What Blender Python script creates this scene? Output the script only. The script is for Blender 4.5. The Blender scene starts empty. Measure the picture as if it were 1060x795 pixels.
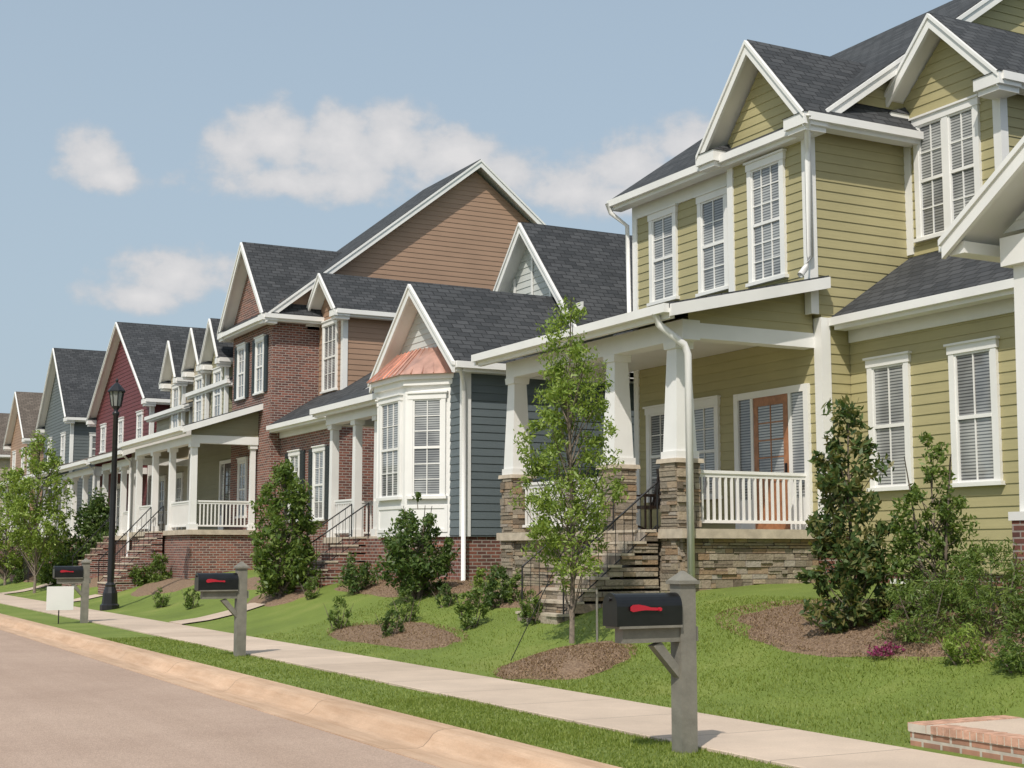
import bpy, math, random
import numpy as np
from math import radians as R
from mathutils import Vector
random.seed(7)
SC=bpy.context.scene; C=SC.collection
FL=1472.; TH=R(28.06); PH=R(6.7); H=1.65
cT,sT,cP,sP=math.cos(TH),math.sin(TH),math.cos(PH),math.sin(PH)
def ray(x,y):
    cx=(x-530)/FL; cy=-(y-397.5)/FL
    return (sT*cP+cx*cT-cy*sT*sP, cT*cP-cx*sT-cy*cT*sP, sP+cy*cP)
def onP(x,y,P):
    r=ray(x,y); t=P/r[0]; return t*r[1],H+t*r[2]
GP=[-1000,8.62,9.3,10.0,10.8,11.6,12.4,13.2,14.5,30,1000]; GZ=[0,0,.08,.23,.47,.73,.92,1.03,1.12,1.2,1.2]
def g(P): return float(np.interp(P,GP,GZ))
def onG(x,y):
    r=ray(x,y)
    for i in range(400,24000):
        t=i*.01
        if H+t*r[2]<g(t*r[0]): break
    return t*r[0],t*r[1],H+t*r[2]
# ---------------------------------------------------------------- materials
def newmat(name):
    m=bpy.data.materials.new(name); m.use_nodes=True; nt=m.node_tree
    return m,nt,nt.nodes['Principled BSDF']
def N(nt,t,**k):
    n=nt.nodes.new(t)
    for a,b in k.items(): setattr(n,a,b)
    return n
def link(nt,a,b): nt.links.new(a,b)
def math_(nt,op,a,b=None,c=None):
    n=N(nt,'ShaderNodeMath',operation=op)
    for i,v in enumerate((a,b,c)):
        if v is None: continue
        if isinstance(v,(int,float)): n.inputs[i].default_value=v
        else: link(nt,v,n.inputs[i])
    return n.outputs[0]
def noise(nt,scale,detail=3,vec=None,rough=.55):
    n=N(nt,'ShaderNodeTexNoise'); n.inputs['Scale'].default_value=scale; n.inputs['Detail'].default_value=detail; n.inputs['Roughness'].default_value=rough
    if vec is None:
        vec=N(nt,'ShaderNodeNewGeometry').outputs['Position']
    link(nt,vec,n.inputs['Vector']); return n.outputs['Fac']
def ramp(nt,fac,stops):
    r=N(nt,'ShaderNodeValToRGB'); e=r.color_ramp.elements
    e[0].position=stops[0][0]; e[0].color=(*stops[0][1],1)
    e[1].position=stops[-1][0]; e[1].color=(*stops[-1][1],1)
    for p,c in stops[1:-1]:
        q=e.new(p); q.color=(*c,1)
    link(nt,fac,r.inputs[0]); return r.outputs[0]
def mixc(nt,fac,a,b,mode='MIX'):
    m=N(nt,'ShaderNodeMix',data_type='RGBA',blend_type=mode)
    if isinstance(fac,(int,float)): m.inputs[0].default_value=fac
    else: link(nt,fac,m.inputs[0])
    for i,v in ((6,a),(7,b)):
        if isinstance(v,tuple): m.inputs[i].default_value=(*v,1)
        else: link(nt,v,m.inputs[i])
    return m.outputs[2]
def bump(nt,b,h,strength=.5,dist=.02):
    n=N(nt,'ShaderNodeBump'); n.inputs['Strength'].default_value=strength; n.inputs['Distance'].default_value=dist
    link(nt,h,n.inputs['Height']); link(nt,n.outputs[0],b.inputs['Normal'])
def sc(c,k): return tuple(min(1,v*k) for v in c)
def plain(name,col,rough=.6,var=.12,scale=1.5,metal=0,bs=0,bscale=60):
    m,nt,b=newmat(name)
    f=noise(nt,scale,4)
    link(nt,ramp(nt,f,[(.3,sc(col,1-var)),(.7,sc(col,1+var))]),b.inputs['Base Color'])
    b.inputs['Roughness'].default_value=rough; b.inputs['Metallic'].default_value=metal
    if bs: bump(nt,b,noise(nt,bscale,3),bs,.01)
    return m
def siding(name,col):
    m,nt,b=newmat(name)
    geo=N(nt,'ShaderNodeNewGeometry'); 
    big=noise(nt,.8,4); c1=ramp(nt,big,[(.3,sc(col,.92)),(.7,sc(col,1.06))])
    mp=N(nt,'ShaderNodeMapping'); mp.inputs['Scale'].default_value=(1.2,1.2,26); link(nt,geo.outputs['Position'],mp.inputs[0])
    st=noise(nt,1.0,3,mp.outputs[0]); c2=mixc(nt,.4,c1,ramp(nt,st,[(.3,(.78,.78,.78)),(.7,(1,1,1))]),'MULTIPLY')
    isl=geo.outputs['Random Per Island']
    c3=mixc(nt,1,c2,ramp(nt,isl,[(0,(.94,.94,.94)),(1,(1,1,1))]),'MULTIPLY')
    link(nt,c3,b.inputs['Base Color']); b.inputs['Roughness'].default_value=.6
    return m
def uvn(nt,k=1.0):
    geo=N(nt,'ShaderNodeNewGeometry'); sp=N(nt,'ShaderNodeSeparateXYZ'); link(nt,geo.outputs['Position'],sp.inputs[0])
    sn=N(nt,'ShaderNodeSeparateXYZ'); link(nt,geo.outputs['True Normal'],sn.inputs[0])
    ax=math_(nt,'ABSOLUTE',sn.outputs[0]); ay=math_(nt,'ABSOLUTE',sn.outputs[1])
    s=math_(nt,'GREATER_THAN',ax,ay)
    d=math_(nt,'SUBTRACT',sp.outputs[1],sp.outputs[0])
    u=math_(nt,'MULTIPLY_ADD',d,s,sp.outputs[0])
    v=math_(nt,'MULTIPLY',sp.outputs[2],k)
    cb=N(nt,'ShaderNodeCombineXYZ'); link(nt,u,cb.inputs[0]); link(nt,v,cb.inputs[1]); return cb.outputs[0]
def bricky(name,c1,c2,mort,bw,bh,ms,k=1.0,rough=.85,bs=.5):
    m,nt,b=newmat(name); v=uvn(nt,k)
    t=N(nt,'ShaderNodeTexBrick'); link(nt,v,t.inputs['Vector'])
    t.inputs['Color1'].default_value=(*c1,1); t.inputs['Color2'].default_value=(*c2,1); t.inputs['Mortar'].default_value=(*mort,1)
    t.inputs['Scale'].default_value=1; t.inputs['Brick Width'].default_value=bw; t.inputs['Row Height'].default_value=bh; t.inputs['Mortar Size'].default_value=ms; t.inputs['Bias'].default_value=-.1
    t.inputs['Mortar Smooth'].default_value=.2
    col=mixc(nt,.7,t.outputs['Color'],ramp(nt,noise(nt,.9,4),[(.25,(.7,.7,.7)),(.75,(1.0,1.0,1.0))]),'MULTIPLY')
    col=mixc(nt,.5,col,ramp(nt,noise(nt,14,2),[(.3,(.6,.6,.62)),(.7,(1.0,1.0,1.0))]),'MULTIPLY')
    link(nt,col,b.inputs['Base Color']); b.inputs['Roughness'].default_value=rough
    h=math_(nt,'SUBTRACT',1.0,t.outputs['Fac']); bump(nt,b,h,bs,.01); return m
M={}
M['green']=siding('olive_siding',(.43,.385,.205))
M['blue']=siding('blue_grey_siding',(.125,.155,.17))
M['tan']=siding('tan_siding',(.39,.25,.17))
M['olive']=siding('sage_siding',(.29,.275,.175))
M['maroon']=siding('maroon_siding',(.15,.032,.036))
M['slate']=siding('slate_siding',(.13,.15,.155))
M['cream']=siding('cream_siding',(.46,.41,.31))
M['white']=plain('white_paint',(.80,.795,.775),.45,.05,1.2)
M['whitesid']=siding('white_siding',(.60,.62,.60))
M['brick']=bricky('red_brick',(.31,.115,.08),(.11,.05,.045),(.42,.37,.33),.215,.075,.011)
M['brickw']=bricky('walk_brick',(.52,.27,.18),(.36,.2,.135),(.6,.54,.46),.215,.072,.014)
M['brickcap']=plain('loose_brick',(.52,.31,.22),.85,.3,9,0,.4,50)
M['mortarlt']=plain('pale_mortar',(.55,.5,.42),.95,.1,10)
M['shingle']=bricky('slate_grey_shingle',(.040,.044,.049),(.082,.086,.092),(.014,.015,.017),.30,.16,.012,1.5,.9,.6)
M['shingleb']=bricky('brown_shingle',(.13,.105,.085),(.2,.165,.135),(.06,.05,.04),.30,.16,.012,1.5,.9,.6)
M['copper']=plain('copper_sheet',(.62,.36,.28),.32,.25,3,.55)
M['black']=plain('black_iron',(.012,.012,.014),.35,.2,5)
M['blackbox']=plain('black_enamel',(.008,.008,.009),.28,.3,8)
M['taupe']=plain('grey_painted_wood',(.195,.185,.155),.7,.18,7,0,.3,40)
M['red']=plain('red_flag',(.42,.012,.03),.4,.1)
M['wood']=plain('stained_wood',(.36,.16,.075),.4,.25,9)
M['darkwood']=plain('dark_wood',(.05,.028,.018),.5,.25,9)
M['shut']=plain('dark_shutter',(.02,.028,.03),.5,.1)
M['bark']=plain('bark',(.16,.13,.10),.9,.3,20,0,.6,50)
M['drip']=plain('downspout_white',(.82,.815,.80),.4,.03)
def glassmat(name,light,dark,period,thr):
    m,nt,b=newmat(name); geo=N(nt,'ShaderNodeNewGeometry'); sp=N(nt,'ShaderNodeSeparateXYZ'); link(nt,geo.outputs['Position'],sp.inputs[0])
    fr=math_(nt,'FRACT',math_(nt,'DIVIDE',sp.outputs[2],period)); s=math_(nt,'GREATER_THAN',fr,thr)
    c=mixc(nt,s,light,dark); c=mixc(nt,.6,c,ramp(nt,noise(nt,.9,2),[(.40,(.25,.25,.28)),(.6,(1,1,1))]),'MULTIPLY')
    link(nt,c,b.inputs['Base Color']); b.inputs['Roughness'].default_value=.05; b.inputs['IOR'].default_value=1.75
    bump(nt,b,noise(nt,1.3,1),.08,.02)
    return m
M['blind']=glassmat('glass_over_blinds',(.44,.45,.445),(.12,.125,.13),.05,.6)
M['glass']=glassmat('dark_glass',(.03,.035,.04),(.02,.022,.025),.9,.5)
M['lampglass']=plain('lamp_glass',(.25,.26,.25),.15,.1)
def stone():
    m,nt,b=newmat('ledge_stone'); i=N(nt,'ShaderNodeNewGeometry').outputs['Random Per Island']
    c=ramp(nt,i,[(0,(.17,.135,.10)),(.2,(.37,.31,.23)),(.4,(.28,.24,.19)),(.6,(.50,.43,.33)),(.8,(.34,.23,.14)),(1,(.42,.38,.33))])
    c=mixc(nt,.65,c,ramp(nt,noise(nt,12,4),[(.25,(.55,.55,.55)),(.75,(1,1,1))]),'MULTIPLY')
    link(nt,c,b.inputs['Base Color']); b.inputs['Roughness'].default_value=.9; bump(nt,b,noise(nt,25,4),.8,.02); return m
M['stone']=stone()
M['mortar']=plain('mortar',(.14,.115,.09),.95,.2,10)
M['cap']=plain('stone_cap',(.50,.43,.34),.85,.18,6,0,.3,40)
def leafm(name,a,b_,c):
    m,nt,b=newmat(name); i=N(nt,'ShaderNodeNewGeometry').outputs['Random Per Island']
    col=ramp(nt,i,[(0,a),(.5,b_),(1,c)])
    link(nt,col,b.inputs['Base Color']); b.inputs['Roughness'].default_value=.5
    tr=N(nt,'ShaderNodeBsdfTranslucent'); link(nt,mixc(nt,1,col,(1,1,.5),'MULTIPLY'),tr.inputs[0])
    mx=N(nt,'ShaderNodeMixShader'); mx.inputs[0].default_value=.4; link(nt,b.outputs[0],mx.inputs[1]); link(nt,tr.outputs[0],mx.inputs[2])
    link(nt,mx.outputs[0],nt.nodes['Material Output'].inputs[0]); return m
M['lf_light']=leafm('leaf_light',(.13,.21,.03),(.24,.34,.06),(.36,.45,.11))
M['lf_mid']=leafm('leaf_mid',(.07,.13,.025),(.135,.21,.04),(.22,.29,.07))
M['lf_dark']=leafm('leaf_dark',(.05,.10,.025),(.095,.16,.04),(.17,.235,.065))
M['lf_mag']=leafm('leaf_magnolia',(.05,.10,.03),(.10,.16,.045),(.24,.21,.075))
M['lf_pink']=leafm('leaf_pink',(.3,.03,.14),(.4,.06,.2),(.06,.12,.03))
M['chip']=leafm('mulch_chip',(.14,.085,.05),(.31,.205,.13),(.46,.33,.22))
M['grass']=leafm('grass_blade',(.15,.205,.032),(.22,.285,.05),(.32,.37,.09))
def groundm():
    m,nt,b=newmat('lawn')
    c=ramp(nt,noise(nt,.7,5),[(.3,(.15,.205,.033)),(.55,(.195,.26,.045)),(.75,(.27,.305,.075))])
    c=mixc(nt,.6,c,ramp(nt,noise(nt,40,3),[(.3,(.62,.67,.5)),(.7,(1,1,1))]),'MULTIPLY')
    link(nt,c,b.inputs['Base Color']); b.inputs['Roughness'].default_value=.9; bump(nt,b,noise(nt,60,3),1,.025); return m
M['lawn']=groundm()
def concrete(name,col,joint,var=.12,stain=False):
    m,nt,b=newmat(name); geo=N(nt,'ShaderNodeNewGeometry'); sp=N(nt,'ShaderNodeSeparateXYZ'); link(nt,geo.outputs['Position'],sp.inputs[0])
    c=ramp(nt,noise(nt,.6,6,rough=.7),[(.3,sc(col,1-var*1.3)),(.7,sc(col,1+var))])
    c=mixc(nt,.5,c,ramp(nt,noise(nt,60,4),[(.3,(.75,.74,.72)),(.7,(1,1,1))]),'MULTIPLY')
    if stain:
        mp=N(nt,'ShaderNodeMapping'); mp.inputs['Scale'].default_value=(9,.7,1); link(nt,geo.outputs['Position'],mp.inputs[0])
        c=mixc(nt,.8,c,ramp(nt,noise(nt,1,5,mp.outputs[0],.7),[(.35,(.76,.70,.64)),(.6,(1,1,1))]),'MULTIPLY')
    h=noise(nt,90,2)
    if joint:
        q=math_(nt,'DIVIDE',sp.outputs[1],joint); fr=math_(nt,'FRACT',q); j=math_(nt,'LESS_THAN',fr,.014/joint)
        cell=N(nt,'ShaderNodeTexWhiteNoise',noise_dimensions='1D'); link(nt,math_(nt,'FLOOR',q),cell.inputs['W'])
        c=mixc(nt,1,c,ramp(nt,cell.outputs['Value'],[(0,(.88,.87,.86)),(1,(1,1,1))]),'MULTIPLY')
        c=mixc(nt,j,c,sc(col,.35))
        h=math_(nt,'MULTIPLY_ADD',j,-3.0,h)
    link(nt,c,b.inputs['Base Color']); b.inputs['Roughness'].default_value=.9; bump(nt,b,h,.35,.01); return m
M['walk']=concrete('sidewalk_concrete',(.62,.50,.40),1.52)
M['kerb']=concrete('kerb_concrete',(.64,.45,.31),3.05,stain=True)
def roadm():
    m,nt,b=newmat('road_surface')
    c=ramp(nt,noise(nt,.35,6,rough=.7),[(.3,(.43,.31,.24)),(.7,(.53,.395,.31))])
    v=N(nt,'ShaderNodeTexVoronoi',feature='F1'); v.inputs['Scale'].default_value=70; geo=N(nt,'ShaderNodeNewGeometry'); link(nt,geo.outputs['Position'],v.inputs['Vector'])
    vb=N(nt,'ShaderNodeRGBToBW'); link(nt,v.outputs['Color'],vb.inputs[0])
    c=mixc(nt,.5,c,ramp(nt,vb.outputs[0],[(.2,(.55,.55,.55)),(.8,(1,1,1))]),'MULTIPLY')
    mp=N(nt,'ShaderNodeMapping'); mp.inputs['Scale'].default_value=(1.4,.05,1); link(nt,geo.outputs['Position'],mp.inputs[0])
    c=mixc(nt,.6,c,ramp(nt,noise(nt,1,3,mp.outputs[0]),[(.35,(.80,.77,.74)),(.65,(1,1,1))]),'MULTIPLY')
    link(nt,c,b.inputs['Base Color']); b.inputs['Roughness'].default_value=.9; bump(nt,b,v.outputs['Distance'],.4,.01); return m
M['road']=roadm()
def mulchm():
    m,nt,b=newmat('mulch'); c=ramp(nt,noise(nt,30,4,rough=.7),[(.3,(.13,.08,.05)),(.5,(.27,.18,.115)),(.7,(.38,.27,.18))])
    link(nt,c,b.inputs['Base Color']); b.inputs['Roughness'].default_value=.95; bump(nt,b,noise(nt,45,4),1,.05); return m
M['mulch']=mulchm()
# ---------------------------------------------------------------- mesh builder
BASE={}
def thing(name,label,cat,loc,group=None,rotz=0):
    o=bpy.data.objects.new(name,None); C.objects.link(o); o.location=loc; o.empty_display_size=.3
    o['label']=label; o['category']=cat
    if group: o['group']=group
    BASE[o.name]=loc; return o
class MB:
    def __init__(s): s.v=[]; s.f=[]
    def face(s,*p):
        n=len(s.v); s.v+=[tuple(q) for q in p]; s.f.append(tuple(range(n,n+len(p))))
    def hexa(s,b,t):
        n=len(s.v); s.v+=[tuple(q) for q in b]+[tuple(q) for q in t]
        for q in ((3,2,1,0),(4,5,6,7),(0,1,5,4),(1,2,6,5),(2,3,7,6),(3,0,4,7)): s.f.append(tuple(n+i for i in q))
    def box(s,x0,y0,z0,x1,y1,z1):
        s.hexa([(x0,y0,z0),(x1,y0,z0),(x1,y1,z0),(x0,y1,z0)],[(x0,y0,z1),(x1,y0,z1),(x1,y1,z1),(x0,y1,z1)])
    def frus(s,cx,cy,z0,z1,w0,w1):
        a,b=w0/2,w1/2
        s.hexa([(cx-a,cy-a,z0),(cx+a,cy-a,z0),(cx+a,cy+a,z0),(cx-a,cy+a,z0)],[(cx-b,cy-b,z1),(cx+b,cy-b,z1),(cx+b,cy+b,z1),(cx-b,cy+b,z1)])
    def prism(s,pts,z0,z1):
        n=len(s.v); k=len(pts)
        s.v+=[(p[0],p[1],z0) for p in pts]+[(p[0],p[1],z1) for p in pts]
        s.f.append(tuple(range(n+k-1,n-1,-1))); s.f.append(tuple(range(n+k,n+2*k)))
        for i in range(k): s.f.append((n+i,n+(i+1)%k,n+k+(i+1)%k,n+k+i))
    def tube(s,pts,rs,n=8):
        k0=len(s.v); pts=[Vector(p) for p in pts]
        if not isinstance(rs,(list,tuple)): rs=[rs]*len(pts)
        for i,p in enumerate(pts):
            d=(pts[min(i+1,len(pts)-1)]-pts[max(i-1,0)]).normalized()
            a=d.cross(Vector((0.3,0.2,1))) if abs(d.z)<.9 else d.cross(Vector((1,0,0)))
            a.normalize(); b=d.cross(a)
            for j in range(n):
                t=2*math.pi*j/n; q=p+a*math.cos(t)*rs[i]+b*math.sin(t)*rs[i]; s.v.append(tuple(q))
        for i in range(len(pts)-1):
            for j in range(n):
                s.f.append((k0+i*n+j,k0+i*n+(j+1)%n,k0+(i+1)*n+(j+1)%n,k0+(i+1)*n+j))
        s.f.append(tuple(k0+j for j in range(n))); e=k0+(len(pts)-1)*n; s.f.append(tuple(e+j for j in range(n-1,-1,-1)))
    def lathe(s,cx,cy,prof,n=16):
        k0=len(s.v)
        for r,z in prof:
            for j in range(n):
                t=2*math.pi*j/n; s.v.append((cx+r*math.cos(t),cy+r*math.sin(t),z))
        for i in range(len(prof)-1):
            for j in range(n): s.f.append((k0+i*n+j,k0+i*n+(j+1)%n,k0+(i+1)*n+(j+1)%n,k0+(i+1)*n+j))
    def fbox(s,F,u0,u1,z0,z1,d0,d1):
        (ox,oy),(ux,uy),(nx,ny)=F
        p=lambda u,d,z:(ox+ux*u+nx*d,oy+uy*u+ny*d,z)
        s.hexa([p(u0,d0,z0),p(u1,d0,z0),p(u1,d1,z0),p(u0,d1,z0)],[p(u0,d0,z1),p(u1,d0,z1),p(u1,d1,z1),p(u0,d1,z1)])
    def build(s,name,mat,parent=None,label=None,smooth=False):
        b=BASE[parent.name] if parent else (0,0,0)
        me=bpy.data.meshes.new(name); me.from_pydata([(x-b[0],y-b[1],z-b[2]) for x,y,z in s.v],[],s.f)
        me.materials.append(M[mat] if isinstance(mat,str) else mat)
        if smooth: me.polygons.foreach_set('use_smooth',[True]*len(me.polygons))
        me.update(); o=bpy.data.objects.new(name,me); C.objects.link(o)
        if parent: o.parent=parent; BASE[o.name]=b
        if label: o['label']=label
        return o
def tag(o,label,cat,group=None):
    o['label']=label; o['category']=cat
    if group: o['group']=group
    return o
def FP(x): return ((x,0),(0,1),(-1,0))
def FS(y): return ((0,y),(1,0),(0,-1))
def FSf(y): return ((0,y),(1,0),(0,1))
def Fdiag(p,q):
    dx,dy=q[0]-p[0],q[1]-p[1]; L=math.hypot(dx,dy); u=(dx/L,dy/L); n=(-u[1],u[0])
    if n[0]>0: n=(-n[0],-n[1])
    return (p,u,n),L
def clip(poly,z,keep_above):
    out=[]
    for i in range(len(poly)):
        a,b=poly[i],poly[(i+1)%len(poly)]
        ia=(a[1]>=z-1e-9) if keep_above else (a[1]<=z+1e-9); ib=(b[1]>=z-1e-9) if keep_above else (b[1]<=z+1e-9)
        if ia: out.append(a)
        if ia!=ib:
            t=(z-a[1])/(b[1]-a[1]); out.append((a[0]+t*(b[0]-a[0]),z))
    return out
def clap(mb,F,poly,lap=.165,t=.014):
    (ox,oy),(ux,uy),(nx,ny)=F
    p=lambda u,d,z:(ox+ux*u+nx*d,oy+uy*u+ny*d,z)
    z0=min(q[1] for q in poly); z1=max(q[1] for q in poly); z=math.floor(z0/lap)*lap
    while z<z1-1e-6:
        c=clip(clip(poly,z,True),z+lap,False) if len(poly)>2 else []
        if len(c)>=3:
            mb.face(*[p(u,t*(1-(zz-z)/lap),zz) for u,zz in c])
            zb=max(z,z0); us=[u for u,zz in c if abs(zz-zb)<1e-5]
            if len(us)>=2:
                mb.face(p(min(us),t*(1-(zb-z)/lap),zb),p(max(us),t*(1-(zb-z)/lap),zb),p(max(us),-.01,zb),p(min(us),-.01,zb))
        z+=lap
def flat(mb,F,poly,d=0):
    (ox,oy),(ux,uy),(nx,ny)=F
    mb.face(*[(ox+ux*u+nx*d,oy+uy*u+ny*d,z) for u,z in poly])
def wall(root,F,poly,mat,lap=.165,name='wall'):
    mb=MB()
    if mat in('brick','stucco'): flat(mb,F,poly)
    else: clap(mb,F,poly,lap)
    return mb.build(name,mat,root)
def rect(u0,u1,z0,z1): return [(u0,z0),(u1,z0),(u1,z1),(u0,z1)]
def bodyY(root,x0,x1,y0,y1,z0,ze,slope,mat,gmat=None,ov=.35):
    gmat=gmat or mat; xm=(x0+x1)/2; top=ze+slope*((xm-x0)+ov)-.12; e=ze+slope*ov-.12
    wall(root,FP(x0),rect(y0,y1,z0,e),mat)
    wall(root,FS(y0),rect(x0,x1,z0,e),mat); wall(root,FS(y0),[(x0,e),(x1,e),(xm,top)],gmat,name='gable_wall')
    wall(root,FSf(y1),rect(x0,x1,z0,e),mat); wall(root,FSf(y1),[(x0,e),(x1,e),(xm,top)],gmat,name='gable_wall')
    mb=MB(); mb.face((x1,y0,z0),(x1,y1,z0),(x1,y1,e),(x1,y0,e)); mb.build('rear_wall',mat,root)
    return xm,ze+slope*((xm-x0)+ov)
def bodyX(root,x0,x1,y0,y1,z0,ze,slope,mat,gmat=None,ov=.35):
    gmat=gmat or mat; ym=(y0+y1)/2; top=ze+slope*((ym-y0)+ov)-.12; e=ze+slope*ov-.12
    wall(root,FP(x0),rect(y0,y1,z0,e),mat); wall(root,FP(x0),[(y0,e),(y1,e),(ym,top)],gmat,name='gable_wall')
    wall(root,FS(y0),rect(x0,x1,z0,e),mat); wall(root,FSf(y1),rect(x0,x1,z0,e),mat)
    mb=MB(); mb.face((x1,y0,z0),(x1,y1,z0),(x1,y1,e),(x1,ym,top),(x1,y0,e)); mb.build('rear_wall',mat,root)
    return ym,ze+slope*((ym-y0)+ov)
def gable(root,axis,c,hw,ze,za,a0,a1,mat='shingle',trims=(1,1),th=.09,ret=0,gut=(1,1),rd=.28):
    P=(lambda a,b,z:(a,b,z)) if axis=='X' else (lambda a,b,z:(b,a,z))
    rb=MB(); sb=MB()
    def slab(mb,A0,A1,b0,b1,z0,z1,ta,tb):
        mb.hexa([P(A0,b0,z0-tb),P(A1,b0,z0-tb),P(A1,b1,z1-tb),P(A0,b1,z1-tb)],[P(A0,b0,z0-ta),P(A1,b0,z0-ta),P(A1,b1,z1-ta),P(A0,b1,z1-ta)])
    for s in(-1,1):
        slab(rb,a0,a1,c,c+s*hw,za,ze,0,th)
        slab(sb,a0+.03,a1-.03,c,c+s*(hw-.03),za,ze+.03*(za-ze)/hw,th+.003,th+.05)
    ro=rb.build('roof',mat,root); sb.build('soffit','white',ro)
    for k,(aa,sg) in enumerate(((a0,-1),(a1,1))):
        if trims[k]:
            rk=MB()
            for s in(-1,1):
                lo,hi=sorted((aa+sg*.04,aa-sg*.02)); slab(rk,lo,hi,c,c+s*(hw-.005),za,ze+.005,.05,rd)
                lo,hi=sorted((aa+sg*.07,aa-sg*.01)); slab(rk,lo,hi,c,c+s*(hw+.02),za,ze-.02,.025,.10)
            rk.build('rake_trim','white',ro)
    for s,on in((-1,gut[0]),(1,gut[1])):
        if on:
            q=MB(); b=c+s*(hw+.03); lo,hi=sorted((b-.06,b+.07)); 
            x0,y0,_=P(a0+.02,lo,0); x1,y1,_=P(a1-.02,hi,0)
            q.box(min(x0,x1),min(y0,y1),ze-.17,max(x0,x1),max(y0,y1),ze-.035)
            b=c+s*(hw-.14); lo,hi=sorted((b-.14,b+.1)); x0,y0,_=P(a0+.05,lo,0); x1,y1,_=P(a1-.05,hi,0)
            q.box(min(x0,x1),min(y0,y1),ze-.24,max(x0,x1),max(y0,y1),ze-.1); q.build('gutter','white',ro)
    if ret:
        for s in(-1,1):
            q=MB(); lo,hi=sorted((c+s*(hw+.05),c+s*(hw-ret))); x0,y0,_=P(a0-.05,lo,0); x1,y1,_=P(a0+.45,hi,0)
            q.box(min(x0,x1),min(y0,y1),ze-.24,max(x0,x1),max(y0,y1),ze-.04)
            q.box(min(x0,x1)+.05,min(y0,y1)+.05,ze-.33,max(x0,x1),max(y0,y1)-.05,ze-.24); cr=q.build('cornice_return','white',root)
            q=MB(); z=ze-.036; 
            p=[P(a0-.07,lo-.02,z),P(a0+.45,lo-.02,z),P(a0+.45,hi+.02,z),P(a0-.07,hi+.02,z)]; zt=ze+.14
            t=[P(a0+.4,lo+.1,zt),P(a0+.45,lo+.1,zt),P(a0+.45,hi-.1,zt),P(a0+.4,hi-.1,zt)]
            q.hexa(p,t); q.build('return_cap',mat,cr)
    return ro
def shed(root,x0,z0,x1,z1,y0,y1,mat='shingle',th=.09):
    q=MB(); q.hexa([(x0,y0,z0-th),(x1,y0,z1-th),(x1,y1,z1-th),(x0,y1,z0-th)],[(x0,y0,z0),(x1,y0,z1),(x1,y1,z1),(x0,y1,z0)])
    ro=q.build('porch_roof',mat,root)
    for y in(y0,y1):
        q=MB(); a,b=(y-.04,y+.02) if y==y0 else (y-.02,y+.04)
        q.hexa([(x0,a,z0-.22),(x1,a,z1-.22),(x1,b,z1-.22),(x0,b,z0-.22)],[(x0,a,z0-.03),(x1,a,z1-.03),(x1,b,z1-.03),(x0,b,z0-.03)]); q.build('rake_trim','white',ro)
    q=MB(); q.box(x0-.1,y0+.02,z0-.16,x0+.03,y1-.02,z0-.02); q.box(x0+.03,y0+.05,z0-.24,x0+.12,y1-.05,z0-.095); q.build('gutter','white',ro)
    return ro
def window(root,F,uc,w,z0,z1,trim=.11,cols=2,rows=2,glass='blind',twin=False,shut=False,top_only=False,sw=.38):
    u0,u1=uc-w/2,uc+w/2; q=MB()
    q.fbox(F,u0,u0+trim,z0+.06,z1-trim,.002,.06); q.fbox(F,u1-trim,u1,z0+.06,z1-trim,.002,.06)
    q.fbox(F,u0-.02,u1+.02,z1-trim,z1+.02,.002,.07); q.fbox(F,u0-.05,u1+.05,z1+.02,z1+.055,.002,.10)
    q.fbox(F,u0-.04,u1+.04,z0,z0+.06,.002,.10)
    if twin: q.fbox(F,uc-.07,uc+.07,z0+.06,z1-trim,.002,.058)
    fo=q.build('window','white',root)
    spans=[(u0+trim,u1-trim)] if not twin else [(u0+trim,uc-.07),(uc+.07,u1-trim)]
    for a,b in spans:
        za,zb=z0+.06,z1-trim; zm=(za+zb)/2
        q=MB(); q.fbox(F,a,b,za,zb,.001,.019); q.build('pane',glass,fo)
        q=MB(); t=.035
        q.fbox(F,a,a+t,za,zb,.019,.043); q.fbox(F,b-t,b,za,zb,.019,.043)
        q.fbox(F,a+t,b-t,zm-.028,zm+.028,.019,.05); q.fbox(F,a+t,b-t,za,za+t,.019,.043); q.fbox(F,a+t,b-t,zb-t,zb,.019,.043)
        for i in range(1,cols):
            u=a+(b-a)*i/cols
            q.fbox(F,u-.01,u+.01,zm+.028,zb-t,.019,.036)
            if not top_only: q.fbox(F,u-.01,u+.01,za+t,zm-.028,.019,.036)
        for (c0,c1) in ((zm+.028,zb-t),(za+t,zm-.028))[:1 if top_only else 2]:
            for j in range(1,rows):
                z=c0+(c1-c0)*j/rows; q.fbox(F,a+t,b-t,z-.01,z+.01,.019,.035)
        q.build('sash','white',fo)
    if shut:
        for a,b in((u0-sw,u0-.03),(u1+.03,u1+sw)):
            q=MB(); q.fbox(F,a,b,z0+.03,z1,.002,.05); 
            for zz in np.arange(z0+.1,z1-.05,.09): q.fbox(F,a+.04,b-.04,zz,zz+.05,.05,.062)
            q.build('shutter','shut',root)
    return fo
def winpx(root,P,x0,y0,x1,y1,w=None,**k):
    xm=(x0+x1)/2; s,za=onP(xm,y1,P); _,zb=onP(xm,y0,P); sa,_=onP(x0,(y0+y1)/2,P); sb,_=onP(x1,(y0+y1)/2,P); sm=onP(xm,(y0+y1)/2,P)[0]
    return window(root,FP(P),sm,w or abs(sa-sb),za,zb,**k)
def post_board(root,x,y,z0,z1,w=.13,t=.035,sy=1,name='corner_board'):
    q=MB()
    y0,y1=(y-t,y+w) if sy==1 else (y-w,y+t)
    q.box(x-t,y0,z0,x+.001,y1,z1)
    if sy==1: q.box(x+.001,y-t,z0,x+w,y+.001,z1)
    else: q.box(x+.001,y-.001,z0,x+w,y+t,z1)
    q.build(name,'white',root)
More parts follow.
